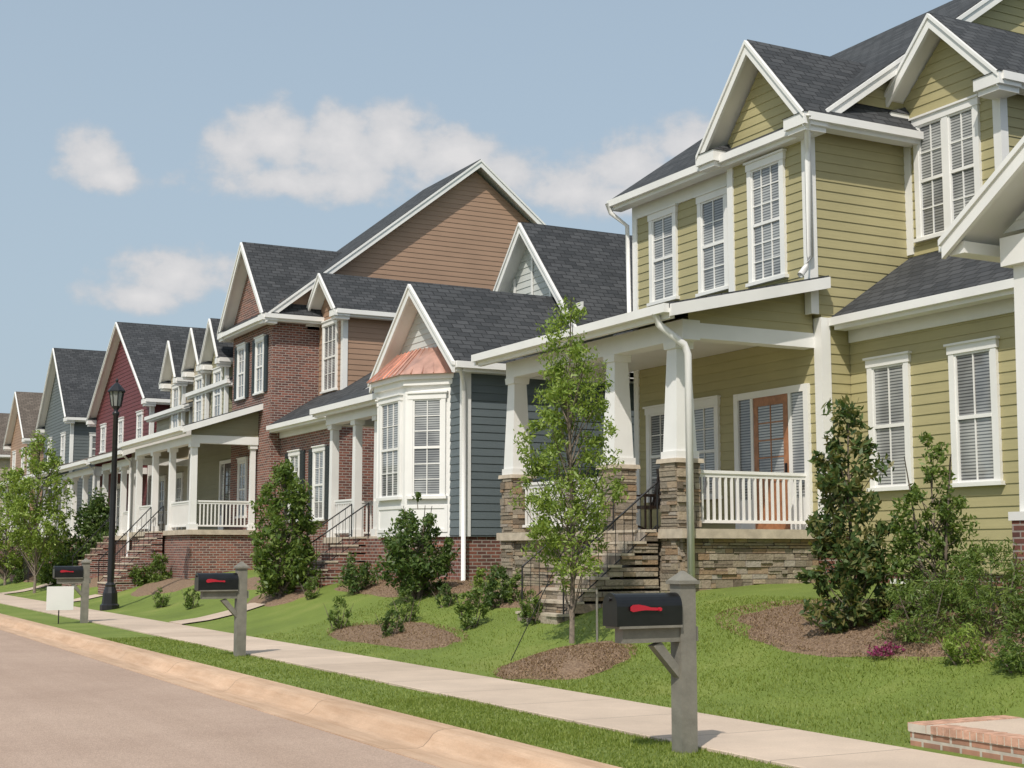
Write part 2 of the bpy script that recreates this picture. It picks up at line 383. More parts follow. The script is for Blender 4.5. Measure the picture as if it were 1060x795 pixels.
def railing(root,p0,p1,z0,z1,sp=.115,mat='white',name='railing'):
    q=MB(); dx,dy=p1[0]-p0[0],p1[1]-p0[1]; L=math.hypot(dx,dy); F=((p0[0],p0[1]),(dx/L,dy/L),(-dy/L,dx/L))
    q.fbox(F,0,L,z1-.05,z1,-.04,.04); q.fbox(F,0,L,z1-.11,z1-.05,-.02,.02); q.fbox(F,0,L,z0,z0+.05,-.025,.025)
    n=int(L/sp)
    for i in range(1,n): 
        u=L*i/n; q.fbox(F,u-.018,u+.018,z0+.05,z1-.11,-.018,.018)
    return q.build(name,mat,root)
def iron(root,p0,p1,h=.85,sp=.15,name='handrail'):
    q=MB(); n=max(2,int(math.dist(p0[:2],p1[:2])/sp)); 
    L=lambda t,dz:(p0[0]+(p1[0]-p0[0])*t,p0[1]+(p1[1]-p0[1])*t,p0[2]+(p1[2]-p0[2])*t+dz)
    q.tube([L(0,h),L(1,h)],.018,6); q.tube([L(0,.12),L(1,.12)],.01,4)
    for i in range(n+1):
        r=.016 if i in(0,n) else .0065; q.tube([L(i/n,0 if i in(0,n) else .12),L(i/n,h)],r,4)
    return q.build(name,'black',root)
def stonewall(mb,F,u0,u1,z0,z1,rng,pro=.05):
    z=z0
    while z<z1-.02:
        h=min(rng.choice((.045,.06,.08,.11,.14)),z1-z); 
        if z1-z-h<.04: h=z1-z
        u=u0
        while u<u1-.01:
            w=min(rng.uniform(.08,.45),u1-u)
            if u1-u-w<.07: w=u1-u
            d=rng.uniform(.002,pro); gp=.004
            if h>.09 and rng.random()<.35:
                hh=h*rng.uniform(.35,.65)
                mb.fbox(F,u+gp,u+w-gp,z+gp,z+hh-gp,-.03,d); mb.fbox(F,u+gp,u+w-gp,z+hh+gp,z+h-gp,-.03,rng.uniform(.002,pro))
            else: mb.fbox(F,u+gp,u+w-gp,z+gp+rng.uniform(0,.006),z+h-gp,-.03,d)
            u+=w
        z+=h
def stonebox(root,x0,y0,x1,y1,z0,z1,name,seed=1,faces='wne'):
    rng=random.Random(seed); q=MB()
    if 'w' in faces: stonewall(q,FP(x0),y0,y1,z0,z1,rng)
    if 'n' in faces: stonewall(q,FS(y0),x0,x1,z0,z1,rng)
    if 'e' in faces: stonewall(q,FSf(y1),x0,x1,z0,z1,rng)
    o=q.build(name,'stone',root); q=MB(); q.box(x0+.004,y0+.004,z0,x1-.004,y1-.004,z1-.002); q.build('mortar_core','mortar',o); return o
def steps(root,y0,y1,xt,zt,xb,zb,n,mat,cap='cap',stn=False):
    q=MB(); c=MB(); dx=(xt-xb)/n; dz=(zt-zb)/n; rng=random.Random(5)
    for i in range(n):
        z0=zb+i*dz-(.6 if i==0 else 0); z1=zb+(i+1)*dz-.04
        if stn:
            stonewall(q,FP(xb+i*dx),y0,y1,zb+i*dz,z1,rng,.03)
            q.box(xb+i*dx+.01,y0+.01,z0,xt,y1-.01,z1)
            stonewall(q,FS(y0),xb+i*dx,xt,zb+i*dz,z1,rng,.04)
            u=y0-.04
            while u<y1:
                w=min(rng.uniform(.25,.6),y1+.04-u)
                c.box(xb+i*dx-rng.uniform(.0,.05),u+.006,z1+.001*rng.random(),xb+(i+1)*dx+(.0 if i<n-1 else -.05),u+w-.006,z1+.035+.012*rng.random()); u+=w
        else:
            q.box(xb+i*dx,y0,z0,xt,y1,z1)
            c.box(xb+i*dx-.03,y0-.02,z1,xb+(i+1)*dx+(.0 if i<n-1 else -.05),y1+.02,z1+.04)
    o=q.build('steps',mat,root); c.build('treads',cap,o); return o
def downspout(root,pts,r=.045):
    q=MB(); q.tube(pts,r,8); return q.build('downspout','drip',root,smooth=True)
def sqcol(root,x,y,z0,z1,w=.2):
    q=MB(); q.frus(x,y,z0,z0+.18,w+.08,w+.08); q.frus(x,y,z0+.18,z1-.12,w,w*.92); q.frus(x,y,z1-.12,z1,w+.08,w+.08); return q.build('column','white',root)
def door(root,F,uc,w,z0,z1,mat='wood',side=True):
    q=MB(); tw=w/2+(.42 if side else .0)
    q.fbox(F,uc-tw-.12,uc-tw,z0,z1+.12,.002,.07); q.fbox(F,uc+tw,uc+tw+.12,z0,z1+.12,.002,.07); q.fbox(F,uc-tw,uc+tw,z1,z1+.12,.002,.065)
    if side:
        for s in(-1,1): q.fbox(F,*sorted((uc+s*(w/2),uc+s*(w/2+.07))),z0,z1,.002,.055); q.fbox(F,*sorted((uc+s*(w/2+.07),uc+s*tw)),z0,z0+.55,.002,.045)
    f=q.build('door_frame','white',root)
    if side:
        for s in(-1,1):
            q=MB(); q.fbox(F,*sorted((uc+s*(w/2+.07),uc+s*tw)),z0+.55,z1,.002,.03); q.build('sidelight','blind',f)
    q=MB(); q.fbox(F,uc-w/2,uc+w/2,z0,z1,.002,.035)
    q.fbox(F,uc-w/2+.02,uc-w/2+.14,z0,z1,.035,.05); q.fbox(F,uc+w/2-.14,uc+w/2-.02,z0,z1,.035,.05); q.fbox(F,uc-w/2+.14,uc+w/2-.14,z0,z0+.3,.035,.05); q.fbox(F,uc-w/2+.14,uc+w/2-.14,z1-.16,z1,.035,.05)
    q.fbox(F,uc-w/2+.14,uc+w/2-.14,z0+.85,z0+.97,.035,.049)
    for z in np.linspace(z0+.97,z1-.16,5)[1:-1]: q.fbox(F,uc-w/2+.14,uc+w/2-.14,z-.012,z+.012,.042,.048)
    q.fbox(F,uc-.012,uc+.012,z0+.97,z1-.16,.042,.049)
    d=q.build('door',mat,root)
    q=MB(); q.fbox(F,uc-w/2+.14,uc+w/2-.14,z0+.97,z1-.16,.035,.042); q.build('door_glass','blind',d)
    q=MB(); q.fbox(F,uc-w/2+.05,uc-w/2+.08,z0+.95,z0+1.15,.05,.09); q.build('door_handle','black',d)
# ---------------------------------------------------------------- fast numpy meshes
def npmesh(name,V,k,mat,parent=None,base=(0,0,0)):
    n=len(V); me=bpy.data.meshes.new(name); me.vertices.add(n); V=(V-np.array(base)).astype(np.float32)
    me.vertices.foreach_set('co',V.ravel()); me.loops.add(n); me.loops.foreach_set('vertex_index',np.arange(n,dtype=np.int32))
    me.polygons.add(n//k); me.polygons.foreach_set('loop_start',np.arange(0,n,k,dtype=np.int32))
    me.materials.append(M[mat]); me.update(calc_edges=True); me.validate(); o=bpy.data.objects.new(name,me); C.objects.link(o)
    if parent: o.parent=parent; BASE[o.name]=BASE[parent.name]
    return o
def leaves(name,Cn,size,mat,parent,seed,asp=.45,up=.3):
    r=np.random.RandomState(seed); n=len(Cn)
    a=r.normal(size=(n,3)); a/=np.linalg.norm(a,axis=1)[:,None]
    nn=r.normal(size=(n,3)); nn[:,2]+=up*3; b=np.cross(a,nn); b/=np.linalg.norm(b,axis=1)[:,None]+1e-9
    L=(size*r.uniform(.6,1.3,n))[:,None]; W=L*asp
    V=np.stack([Cn-a*L,Cn+b*W+a*L*.1,Cn+a*L,Cn-b*W+a*L*.1],1).reshape(-1,3)
    return npmesh(name,V,4,mat,parent,BASE[parent.name] if parent else (0,0,0))
def plant(name,label,cat,x,y,h,prof,ncl,nlf,cr,size,mat,seed,trunk_r=.03,clear=.0,lean=(0,0),group=None,limbs=True,z=None,asp=.45,stems=1,flat=1.0):
    z=g(x) if z is None else z; t=thing(name,label,cat,(x,y,z),group); r=np.random.RandomState(seed)
    hs=[p[0] for p in prof]; rs=[p[1] for p in prof]
    grid=np.linspace(hs[0],hs[-1],200); w=np.interp(grid,hs,rs)**1.3+1e-4; w/=w.sum()
    cz=r.choice(grid,ncl,p=w); rad=np.interp(cz,hs,rs)*(r.uniform(.15,1,ncl)**.6)*r.uniform(.75,1.15,ncl); an=r.uniform(0,2*math.pi,ncl)
    cc=np.stack([x+lean[0]*cz+rad*np.cos(an),y+lean[1]*cz+rad*np.sin(an),z+cz*h],1)
    idx=r.randint(0,ncl,nlf); sizes=r.uniform(.5,1.3,ncl)*cr
    off=r.normal(size=(nlf,3)); off/=np.linalg.norm(off,axis=1)[:,None]; off*=(r.uniform(0,1,nlf)**.45)[:,None]; off[:,2]*=flat
    P=cc[idx]+off*sizes[idx][:,None]; P[:,2]=np.maximum(P[:,2],z+.02)
    leaves('crown' if trunk_r>.02 else 'foliage',P,size,mat,t,seed+1,asp)
    q=MB(); top=hs[-1]*h*.93
    for sidx in range(stems):
        ph=sidx*2.4; ox=.0 if stems==1 else .06; sx,sy=math.cos(ph)*ox,math.sin(ph)*ox
        pts=[(x+sx*(1+4*k)+lean[0]*k+.02*math.sin(7*k+ph)*h*.2,y+sy*(1+4*k)+lean[1]*k,z-.05+top*k) for k in(0,.2,.4,.6,.8,1)]
        q.tube(pts,[trunk_r*(1.15-k*.95) for k in(0,.2,.4,.6,.8,1)],7)
    if limbs:
        for i in range(min(ncl,70)):
            k=max(.04,(cz[i]-.12-.1*rad[i])); 
            p0=(x+lean[0]*k,y+lean[1]*k,z+k*h); p1=tuple(cc[i]); mid=tuple((p0[j]*.45+p1[j]*.55)+(.0 if j<2 else -.03) for j in range(3))
            q.tube([p0,mid,p1],[trunk_r*.38,trunk_r*.24,trunk_r*.1],4)
    q.build('trunk' if trunk_r>.02 else 'stem','bark',t,smooth=True); return t
# ---------------------------------------------------------------- setting
def strip(name,pts,y0,y1,mat,dy=None,kind='structure'):
    q=MB(); ys=[y0,y1] if not dy else list(np.arange(y0,y1+.01,dy))
    n=len(pts)
    for y in ys:
        for x,z in pts: q.v.append((x,y,z))
    for j in range(len(ys)-1):
        for i in range(n-1): q.f.append((j*n+i,j*n+i+1,(j+1)*n+i+1,(j+1)*n+i))
    o=q.build(name,mat); o['kind']=kind; return o
gx=[(-900,0.0),(-12,0.0),(-4.9,-.02),(-4.8,-.3),(5.45,-.3),(5.90,-.25),(5.92,-.012),(7.0,-.012),(8.6,-.012)]
xs=np.linspace(8.63,14.5,30); gx+=[(float(x),g(x)) for x in xs]+[(30,1.2),(60,1.2),(900,1.2)]
o=strip('ground',gx,-120,1500,'lawn')
strip('road',[(-4.75,-.14),(-2,-.10),(0,-.085),(2.6,-.105),(5.21,-.14)],-60,700,'road')
kp=[(5.18,-.2),(5.18,-.133),(5.52,-.15),(5.58,-.135),(5.64,-.08),(5.68,-.03),(5.73,-.005),(5.79,.006),(5.98,.006),(6.0,-.03),(6.0,-.25)]
strip('kerb',kp,-60,700,'kerb')
strip('opposite_kerb',[(-x+.25,z) for x,z in kp][::-1],-60,700,'kerb')
strip('sidewalk',[(7.16,-.2),(7.16,.012),(7.17,.018),(8.62,.018),(8.63,.012),(8.63,-.2)],-60,700,'walk')
def drape_path(name,x0,x1,y0,y1,dz=.02):
    pts=[(x0,g(x0)-.1)]+[(float(x),g(x)+dz) for x in np.linspace(x0,x1,14)]; return strip(name,pts,y0,y1,'walk')
drape_path('front_path',8.64,11.3,31.9,33.0,.03)
drape_path('front_path',8.64,10.0,46.2,47.5,.03)
drape_path('front_path',8.64,11.0,57.2,58.6,.03)
beds=[]
def bed(cx,cy,ra,rb,dome=.08,seed=0,name='mulch_bed'):
    r=random.Random(seed); ph=[r.uniform(0,6.28) for _ in range(4)]; q=MB(); na=56; nr=8
    wob=lambda t:1+.08*math.sin(3*t+ph[0])+.06*math.sin(5*t+ph[1])+.03*math.sin(11*t+ph[2])+.015*math.sin(23*t+ph[3])
    for i in range(nr+1):
        f=i/nr
        for j in range(na):
            t=2*math.pi*j/na; x=cx+ra*f*wob(t)*math.cos(t); y=cy+rb*f*wob(t)*math.sin(t)
            q.v.append((x,y,g(x)+.035*(1 if i<nr else -1)+dome*(1-f*f)))
    for i in range(nr):
        for j in range(na): q.f.append((i*na+j,i*na+(j+1)%na,(i+1)*na+(j+1)%na,(i+1)*na+j))
    o=q.build(name,'mulch',smooth=True); o['kind']='structure'; beds.append((cx,cy,ra,rb,dome)); return o
b1=onG(585,690); bed(b1[0],b1[1],.9,.95,.17,1)
bed(11.95,12.2,1.1,3.7,.06,2)
bed(12.35,27.9,.85,3.2,.05,3)
b4=onG(400,660); bed(b4[0]+.1,b4[1],.6,2.6,.05,4)
bed(12.3,35.8,.85,2.6,.05,5); bed(11.1,43.2,.8,2.4,.05,6)
bed(12.1,22.4,.8,1.7,.05,8); bed(11.2,52.5,.7,3.2,.05,9); bed(11.2,64,.8,4,.05,10); bed(11.2,78,.8,5,.05,11)
b7=onG(293,617); bed(b7[0],b7[1],.75,1.5,.05,7)
def inbed(X,Y):
    m=np.zeros(len(X),bool)
    for cx,cy,ra,rb,d in beds: m|=((X-cx)/ra)**2+((Y-cy)/rb)**2<.97
    return m
r=np.random.RandomState(3); pts=[]
for (cx,cy,ra,rb,d),n in zip(beds[:4],(5000,14000,4000,3500)):
    t=r.uniform(0,6.283,n); f=np.sqrt(r.uniform(0,1,n))*1.05
    X=cx+ra*f*np.cos(t); Y=cy+rb*f*np.sin(t); Z=np.interp(X,GP,GZ)+.045+d*np.maximum(0,1-f*f); pts.append(np.stack([X,Y,Z],1))
o=leaves('mulch_chips',np.concatenate(pts),.022,'chip',None,4,.3,1.5); o['kind']='stuff'; tag(o,'loose brown bark chips lying on the mulch beds','mulch')
def blades():
    r=np.random.RandomState(9); out=[]
    for (x0,x1,y0,y1,d) in ((5.97,7.19,5,15,2400),(5.97,7.19,15,28,700),(8.6,13,4,17,1000),(8.6,13,17,27,300)):
        n=int((x1-x0)*(y1-y0)*d); X=r.uniform(x0,x1,n); Y=r.uniform(y0,y1,n)
        m=~inbed(X,Y); m&=~((X>8.5)&(X<10.9)&(Y<9.3))
        m&=~((X>12.9)&(Y>18.3)); out.append(np.stack([X[m],Y[m]],1))
    XY=np.concatenate(out); n=len(XY); Z=np.where(XY[:,0]>8.62,np.interp(XY[:,0],GP,GZ),-.012)
    dist=np.hypot(XY[:,0],XY[:,1]); w=.0035+dist*.00025; h=r.uniform(.015,.036,n)*(1+.25*np.sin(XY[:,0]*3+XY[:,1]*1.7))
    a=r.uniform(0,6.283,n); dx,dy=np.cos(a)*w,np.sin(a)*w; l=r.normal(size=(n,2))*.016
    V=np.empty((n,3,3)); V[:,0]=np.stack([XY[:,0]-dx,XY[:,1]-dy,Z-.005],1); V[:,1]=np.stack([XY[:,0]+dx,XY[:,1]+dy,Z-.005],1); V[:,2]=np.stack([XY[:,0]+l[:,0],XY[:,1]+l[:,1],Z+h],1)
    o=npmesh('lawn_grass',V.reshape(-1,3),3,'grass'); o['kind']='stuff'; tag(o,'short mown green grass on the verge and front lawns','grass')
blades()
# ---------------------------------------------------------------- HOUSE 0 (right edge)
h0=thing('house','house cut off by the right edge of the photo, white gabled porch on brick pier','house',(13,8,1.1))
gable(h0,'X',8.6,3.75,5.4,7.95,12.45,17,trims=(1,0))
wall(h0,FP(12.98),[(5.3,5.4),(11.9,5.4),(8.6,7.6)],'whitesid',.12,name='gable_wall')
q=MB(); q.box(12.85,5.1,4.98,13.2,11.85,5.32); q.box(13.2,11.55,4.98,15.48,11.85,5.32); q.build('beam','white',h0)
q=MB(); q.box(13.2,5.3,5.33,17,11.9,5.38); q.build('porch_ceiling','white',h0)
for y in(11.62,5.4):
    q=MB(); q.box(12.85,y-.22,.9,13.3,y+.22,2.0); q.build('pier','brick',h0)
    q=MB(); q.frus(13.08,y,2.0,2.1,.5,.5); q.frus(13.08,y,2.1,4.98,.32,.26); q.build('column','white',h0)
q=MB(); q.box(12.95,5.3,1.8,15.5,11.6,1.95); q.build('porch_floor','cap',h0)
q=MB(); q.box(13.05,5.4,.9,15.5,11.5,1.8); q.build('foundation','brick',h0)
xm,za=bodyY(h0,15.5,25,4.2,11.5,1.1,6.0,.6,'cream'); gable(h0,'Y',xm,xm-15.15,6.0,za,3.9,11.85)
window(h0,FP(15.5),10.4,1.0,2.4,4.7,cols=3); door(h0,FP(15.5),8.4,.95,1.95,4.1)
t=thing('garden_step','low orange brick step with concrete top beside the sidewalk','step',(9.5,7.5,0))
ex,ey=8.75,9.3; zt=.21
q=MB(); q.box(ex+.02,5.5,-.1,10.8,ey-.02,zt-.078); q.build('riser','brickw',t)
q=MB(); y=5.5; rr=random.Random(2)
while y<ey-.3: q.box(ex+rr.uniform(0,.008),y+.006,zt-.07,ex+.21,y+.064,zt-rr.uniform(0,.004)); y+=.072
x=ex+.005
while x<10.7: q.box(x+.006,ey-.215,zt-.07,x+.064,ey-rr.uniform(0,.008),zt-rr.uniform(0,.004)); x+=.072
q.build('brick_edging','brickcap',t)
q=MB(); q.box(ex+.01,5.5,zt-.077,ex+.205,ey-.22,zt-.008); q.box(ex+.01,ey-.213,zt-.077,10.7,ey-.01,zt-.009); q.build('mortar_bed','mortarlt',t)
q=MB(); q.box(ex+.215,5.5,zt-.072,10.8,ey-.22,zt-.006); q.build('top_slab','walk',t)
q=MB(); q.box(10.3,5.5,.13,13.2,ey-.3,.45); q.box(10.9,5.5,.45,13.2,ey-.31,.75); q.build('upper_step','walk',t)
# ---------------------------------------------------------------- HOUSE 1 (olive green)
h1=thing('house','olive green two storey house with stone porch piers and tapered white columns','house',(15.7,18.4,1.1))
xm,za=bodyY(h1,15.7,26,18.4,24.1,1.9,8.85,.70,'green')
gable(h1,'Y',xm,xm-15.3,8.85,za,18.12,24.4,ret=0)
q=MB(); q.box(15.75,18.45,.8,25.9,24.05,1.9); q.build('foundation','brick',h1)
BX=15.5; bc=19.5
wall(h1,FP(BX),rect(18.4,20.6,5.6,9.15),'green'); wall(h1,FP(BX),[(18.4,9.15),(20.6,9.15),(bc,10.38)],'green',name='gable_wall')
wall(h1,FS(18.4),rect(BX,15.7,5.6,9.15),'green'); wall(h1,FSf(20.6),rect(BX,15.7,5.6,9.15),'green')
gable(h1,'X',bc,1.5,8.95,10.66,15.12,18.2,trims=(1,0),ret=.5)
q=MB(); q.fbox(FP(BX),18.4,20.6,8.62,8.80,.0,.03); q.build('frieze','white',h1)
post_board(h1,BX,18.4,5.6,8.85); post_board(h1,BX,20.6,5.6,8.85,sy=-1)
post_board(h1,15.7,18.4,1.9,5.55,.16); post_board(h1,15.7,24.1,1.9,8.8,sy=-1)
q=MB(); q.fbox(FP(15.7),20.64,24.1,8.4,8.7,.0,.04); q.build('frieze','white',h1)
winpx(h1,15.7,674,219,702,314,cols=2); winpx(h1,15.7,727,200,753,304,cols=2,w=.95)
winpx(h1,BX,777,165,813,293,cols=3,rows=3,w=1.02)
xw,zw=bodyY(h1,16.3,29,12.6,18.38,1.3,5.58,.655,'green',ov=.4); gable(h1,'Y',xw,xw-15.9,5.58,zw,12.3,18.36,trims=(1,0))
q=MB(); q.fbox(FP(16.3),12.6,18.36,5.15,5.40,.0,.05); q.build('frieze','white',h1)
q=MB(); q.box(16.34,12.65,.9,28,18.37,1.3); q.build('foundation','brick',h1)
window(h1,FP(16.3),17.45,.96,2.62,4.78,cols=2,rows=1); window(h1,FP(16.3),15.62,.96,2.62,4.78,cols=2,rows=1)
post_board(h1,16.3,12.6,1.3,5.2)
q=MB(); q.fbox(FP(16.34),17.2,17.6,1.02,1.2,.002,.03); q.build('foundation_vent','white',h1)
wall(h1,FP(17.7),rect(16.2,18.4,6.4,9.55),'green'); wall(h1,FP(17.7),[(16.2,9.55),(18.4,9.55),(17.3,10.55)],'green',name='gable_wall')
wall(h1,FS(16.2),rect(17.7,23,6.4,9.55),'green')
gable(h1,'X',17.3,1.45,9.35,10.80,17.32,23,trims=(1,0),ret=.5)
window(h1,FP(17.7),17.38,1.5,6.98,9.15,twin=True,cols=2,rows=2)
post_board(h1,17.7,16.2,6.6,9.2); 
q=MB(); q.fbox(FP(17.7),18.24,18.4,6.8,9.2,.0,.035); q.build('corner_board','white',h1)
# porch
q=MB(); q.box(12.85,18.45,1.85,15.68,24.75,2.0); q.build('porch_floor','cap',h1)
stonebox(h1,13.0,18.6,15.65,24.6,.7,1.85,'porch_base',3)
for i,y in enumerate((18.92,20.78,24.45)):
    p=stonebox(h1,12.93,y-.22,13.37,y+.22,.7,3.05,'stone_pier',10+i)
    q=MB(); q.frus(13.15,y,3.05,3.12,.56,.54); q.build('pier_cap','cap',h1)
    q=MB(); q.frus(13.15,y,3.12,3.24,.44,.44); q.frus(13.15,y,3.24,4.9,.39,.27); q.frus(13.15,y,4.9,5.02,.34,.36); q.build('column','white',h1)
q=MB(); q.box(12.98,18.55,5.02,13.32,24.6,5.34); q.box(13.32,18.55,5.05,15.68,18.83,5.30); q.box(13.32,24.3,5.05,15.68,24.6,5.3); q.build('beam','white',h1)
q=MB(); q.box(13.3,18.7,5.28,15.69,24.4,5.32); q.build('porch_ceiling','white',h1)
wall(h1,FS(18.57),[(13.1,5.3),(15.65,5.3),(15.65,6.05),(13.1,5.46)],'green',name='porch_gable')
shed(h1,12.5,5.52,15.72,6.24,18.2,25.0)
railing(h1,(13.15,21.02),(13.15,24.2),2.1,2.95); railing(h1,(13.4,18.85),(15.66,18.85),2.1,2.95)
railing(h1,(13.4,24.35),(15.66,24.35),2.1,2.95)
steps(h1,19.16,20.45,12.86,1.99,11.0,.5,8,'stone',stn=True)
iron(h1,(11.1,19.14,.6),(12.85,19.14,1.95),.8); iron(h1,(11.1,20.47,.6),(12.85,20.47,1.95),.8)
door(h1,FP(15.7),19.75,.98,2.0,4.35)
window(h1,FP(15.7),21.75,.95,2.6,4.45,cols=2); window(h1,FP(15.7),23.2,.95,2.6,4.45,cols=2)
downspout(h1,[(12.45,18.55,5.38),(12.5,18.5,5.2),(12.9,18.4,4.9),(12.97,18.4,4.75),(12.97,18.4,1.1),(12.9,18.38,1.0),(12.65,18.3,.98)],.06)
downspout(h1,[(15.15,17.95,8.85),(15.17,18.0,8.7),(15.4,18.28,8.45),(15.42,18.31,8.3),(15.42,18.31,6.55),(15.3,18.28,6.35),(15.15,18.25,6.2)],.055)
downspout(h1,[(15.85,12.35,5.45),(15.95,12.4,5.25),(16.2,12.5,5.0),(16.22,12.5,1.2)])
downspout(h1,[(15.2,24.35,8.75),(15.25,24.3,8.55),(15.6,24.22,8.3),(15.62,24.2,6.2)])
t=thing('rocking_chair','dark wooden rocking chair on the stone porch','chair',(14.5,21.9,2.0))
q=MB(); q.box(14.25,21.65,2.42,14.75,22.15,2.47); q.build('seat','darkwood',t)
q=MB()
for i in range(6): q.hexa([(14.72,21.66+i*.085,2.45),(14.75,21.66+i*.085,2.45),(14.75,21.71+i*.085,2.45),(14.72,21.71+i*.085,2.45)],[(14.88,21.66+i*.085,3.1),(14.91,21.66+i*.085,3.1),(14.91,21.71+i*.085,3.1),(14.88,21.71+i*.085,3.1)])
q.box(14.87,21.63,3.08,14.92,22.17,3.18); q.build('backrest','darkwood',t)
for y in(21.66,22.14):
    q=MB(); q.tube([(14.1,y,2.1),(14.3,y,2.03),(14.5,y,2.02),(14.75,y,2.04),(15.0,y,2.12)],.02,6); q.build('rocker','darkwood',t)
    for x in(14.28,14.72):
        q=MB(); q.tube([(x,y,2.03),(x,y,2.65)],.02,6); q.build('leg','darkwood',t)
    q=MB(); q.box(14.2,y-.03,2.65,14.78,y+.03,2.68); q.build('armrest','darkwood',t)
# ---------------------------------------------------------------- HOUSE 2 (blue grey)
h2=thing('house','blue grey house with white bay window under a copper roof','house',(13,26.5,1.1))
ym,za=bodyX(h2,16.5,27,26.5,33.2,1.95,5.6,1.1,'blue','whitesid',ov=.3)
gable(h2,'X',ym,ym-26.2,5.6,za,16.15,27.3)
q=MB(); F=FP(16.5)
q.fbox(F,ym-2.4,ym+2.4,7.1,7.3,.02,.06)
for s in(0,-.9,.9,-1.6,1.6): q.fbox(F,ym+s-.035,ym+s+.035,7.3,za-.25-abs(s)*1.1,.02,.05)
q.build('gable_trim','white',h2)
yf=28.45
wall(h2,FP(13.0),rect(26.5,30.4,1.95,5.7),'blue'); wall(h2,FS(26.5),rect(13,16.5,1.95,5.7),'blue'); wall(h2,FSf(30.4),rect(13,16.5,1.95,5.7),'blue')
wall(h2,FP(13.0),[(26.5,5.7),(30.4,5.7),(yf,7.35)],'whitesid',.14,name='gable_wall')
gable(h2,'X',yf,2.25,5.58,7.55,12.62,18.5,trims=(1,0))
q=MB(); q.box(13.04,26.54,.8,26.9,33.1,1.95); q.build('foundation','brick',h2)
post_board(h2,13.0,26.5,1.95,5.45,.14)
bp=[(13.0,27.15),(12.3,27.95),(12.3,29.45),(13.0,30.25)]
q=MB(); q.prism(bp,1.95,5.30); q.build('bay','white',h2)
q=MB(); q.prism([(13.02,27.25),(12.38,28.0),(12.38,29.4),(13.02,30.15)],.8,1.95); q.build('bay_base','brick',h2)
q=MB(); q.prism([(13.02,26.98),(12.15,27.85),(12.15,29.55),(13.02,30.42)],5.30,5.40); q.prism([(13.02,27.05),(12.22,27.88),(12.22,29.52),(13.02,30.35)],5.18,5.30); q.build('bay_cornice','white',h2)
q=MB(); q.hexa([(12.08,27.80,5.402),(13.02,26.85,5.402),(13.02,30.5,5.402),(12.08,29.6,5.402)],[(12.72,28.1,6.04),(12.98,27.6,6.04),(12.98,29.8,6.04),(12.72,29.3,6.04)])
for k in range(7):
    f=k/6; q.tube([(12.07,27.80+f*1.8,5.41),(12.71,28.1+f*1.2,6.05)],.018,4)
for k in range(1,5):
    f=k/5; q.tube([(12.08+f*.92,27.80-f*.93,5.415),(12.72+f*.26,28.1-f*.5,6.05)],.018,4)
q.build('bay_roof','copper',h2)
window(h2,FP(12.3),28.7,1.15,2.75,4.98,cols=3,rows=2,trim=.09)
Fd,L=Fdiag(bp[1],bp[0]); window(h2,Fd,L/2,.86,2.75,4.98,cols=2,rows=3,trim=.1)
Fd,L=Fdiag(bp[2],bp[3]); window(h2,Fd,L/2,.86,2.75,4.98,cols=2,rows=3,trim=.1)
for (a,b) in ((bp[0],bp[1]),(bp[1],bp[2])):
    Fd,L=Fdiag(a,b); q=MB(); q.fbox(Fd,.06,L-.06,2.05,2.12,.0,.02); q.fbox(Fd,.06,L-.06,2.55,2.62,.0,.02); q.fbox(Fd,.06,.13,2.12,2.55,.0,.02); q.fbox(Fd,L-.13,L-.06,2.12,2.55,.0,.02); q.build('panel_trim','white',h2)
downspout(h2,[(12.75,26.2,5.45),(12.85,26.3,5.25),(12.95,26.42,5.1),(12.95,26.42,1.0)],.05)
wall(h2,FP(16.3),rect(30.4,34.6,1.95,6.3),'blue'); 
q=MB(); q.box(13.1,30.42,1.85,16.3,35.0,2.0); q.build('porch_floor','cap',h2)
q=MB(); q.box(13.2,30.45,.8,16.28,34.9,1.85); q.build('porch_base','brick',h2)
shed(h2,12.85,5.35,16.6,6.9,30.3,35.2); q=MB(); q.box(13.1,30.4,4.9,13.4,34.9,5.15); q.box(13.4,34.6,4.9,16.3,34.9,5.15); q.build('beam','white',h2)
for y in(31.7,33.1,34.7): sqcol(h2,13.27,y,2.0,4.9,.2)
railing(h2,(13.27,30.45),(13.27,31.55),2.1,2.95); railing(h2,(13.27,33.25),(13.27,34.55),2.1,2.95); railing(h2,(13.4,34.75),(16.2,34.75),2.1,2.95)
steps(h2,31.9,33.0,13.1,1.99,11.3,.66,7,'brick'); iron(h2,(11.3,31.9,.75),(13.1,31.9,1.95)); iron(h2,(11.3,33.0,.75),(13.1,33.0,1.95))
door(h2,FP(16.3),32.4,.95,2.0,4.3)
# ---------------------------------------------------------------- HOUSE 3 (brick and tan)
h3=thing('house','brick and tan siding house with big tan side gable above the roofs','house',(14,42,1.1))
wall(h3,FP(13.95),rect(42,46,1.1,9.2),'brick'); wall(h3,FP(13.95),[(42,9.2),(46,9.2),(44,11.35)],'brick',name='gable_wall')
wall(h3,FS(42),rect(13.95,28,1.1,9.2),'brick'); wall(h3,FSf(46),rect(13.95,28,1.1,9.2),'brick')
gable(h3,'X',44,2.35,8.95,11.6,13.55,18,trims=(1,0),ret=.4)
wall(h3,FS(42),[(13.95,9.2),(28.0,9.2),(21,14.4)],'tan',name='gable_wall'); wall(h3,FSf(46),[(13.95,9.2),(28,9.2),(21,14.4)],'tan',name='gable_wall')
gable(h3,'Y',21,7.4,8.9,14.75,41.65,46.3)
window(h3,FP(13.95),43.05,.85,6.55,8.35,cols=2,shut=True,sw=.33); window(h3,FP(13.95),44.95,.85,6.55,8.35,cols=2,shut=True,sw=.33)
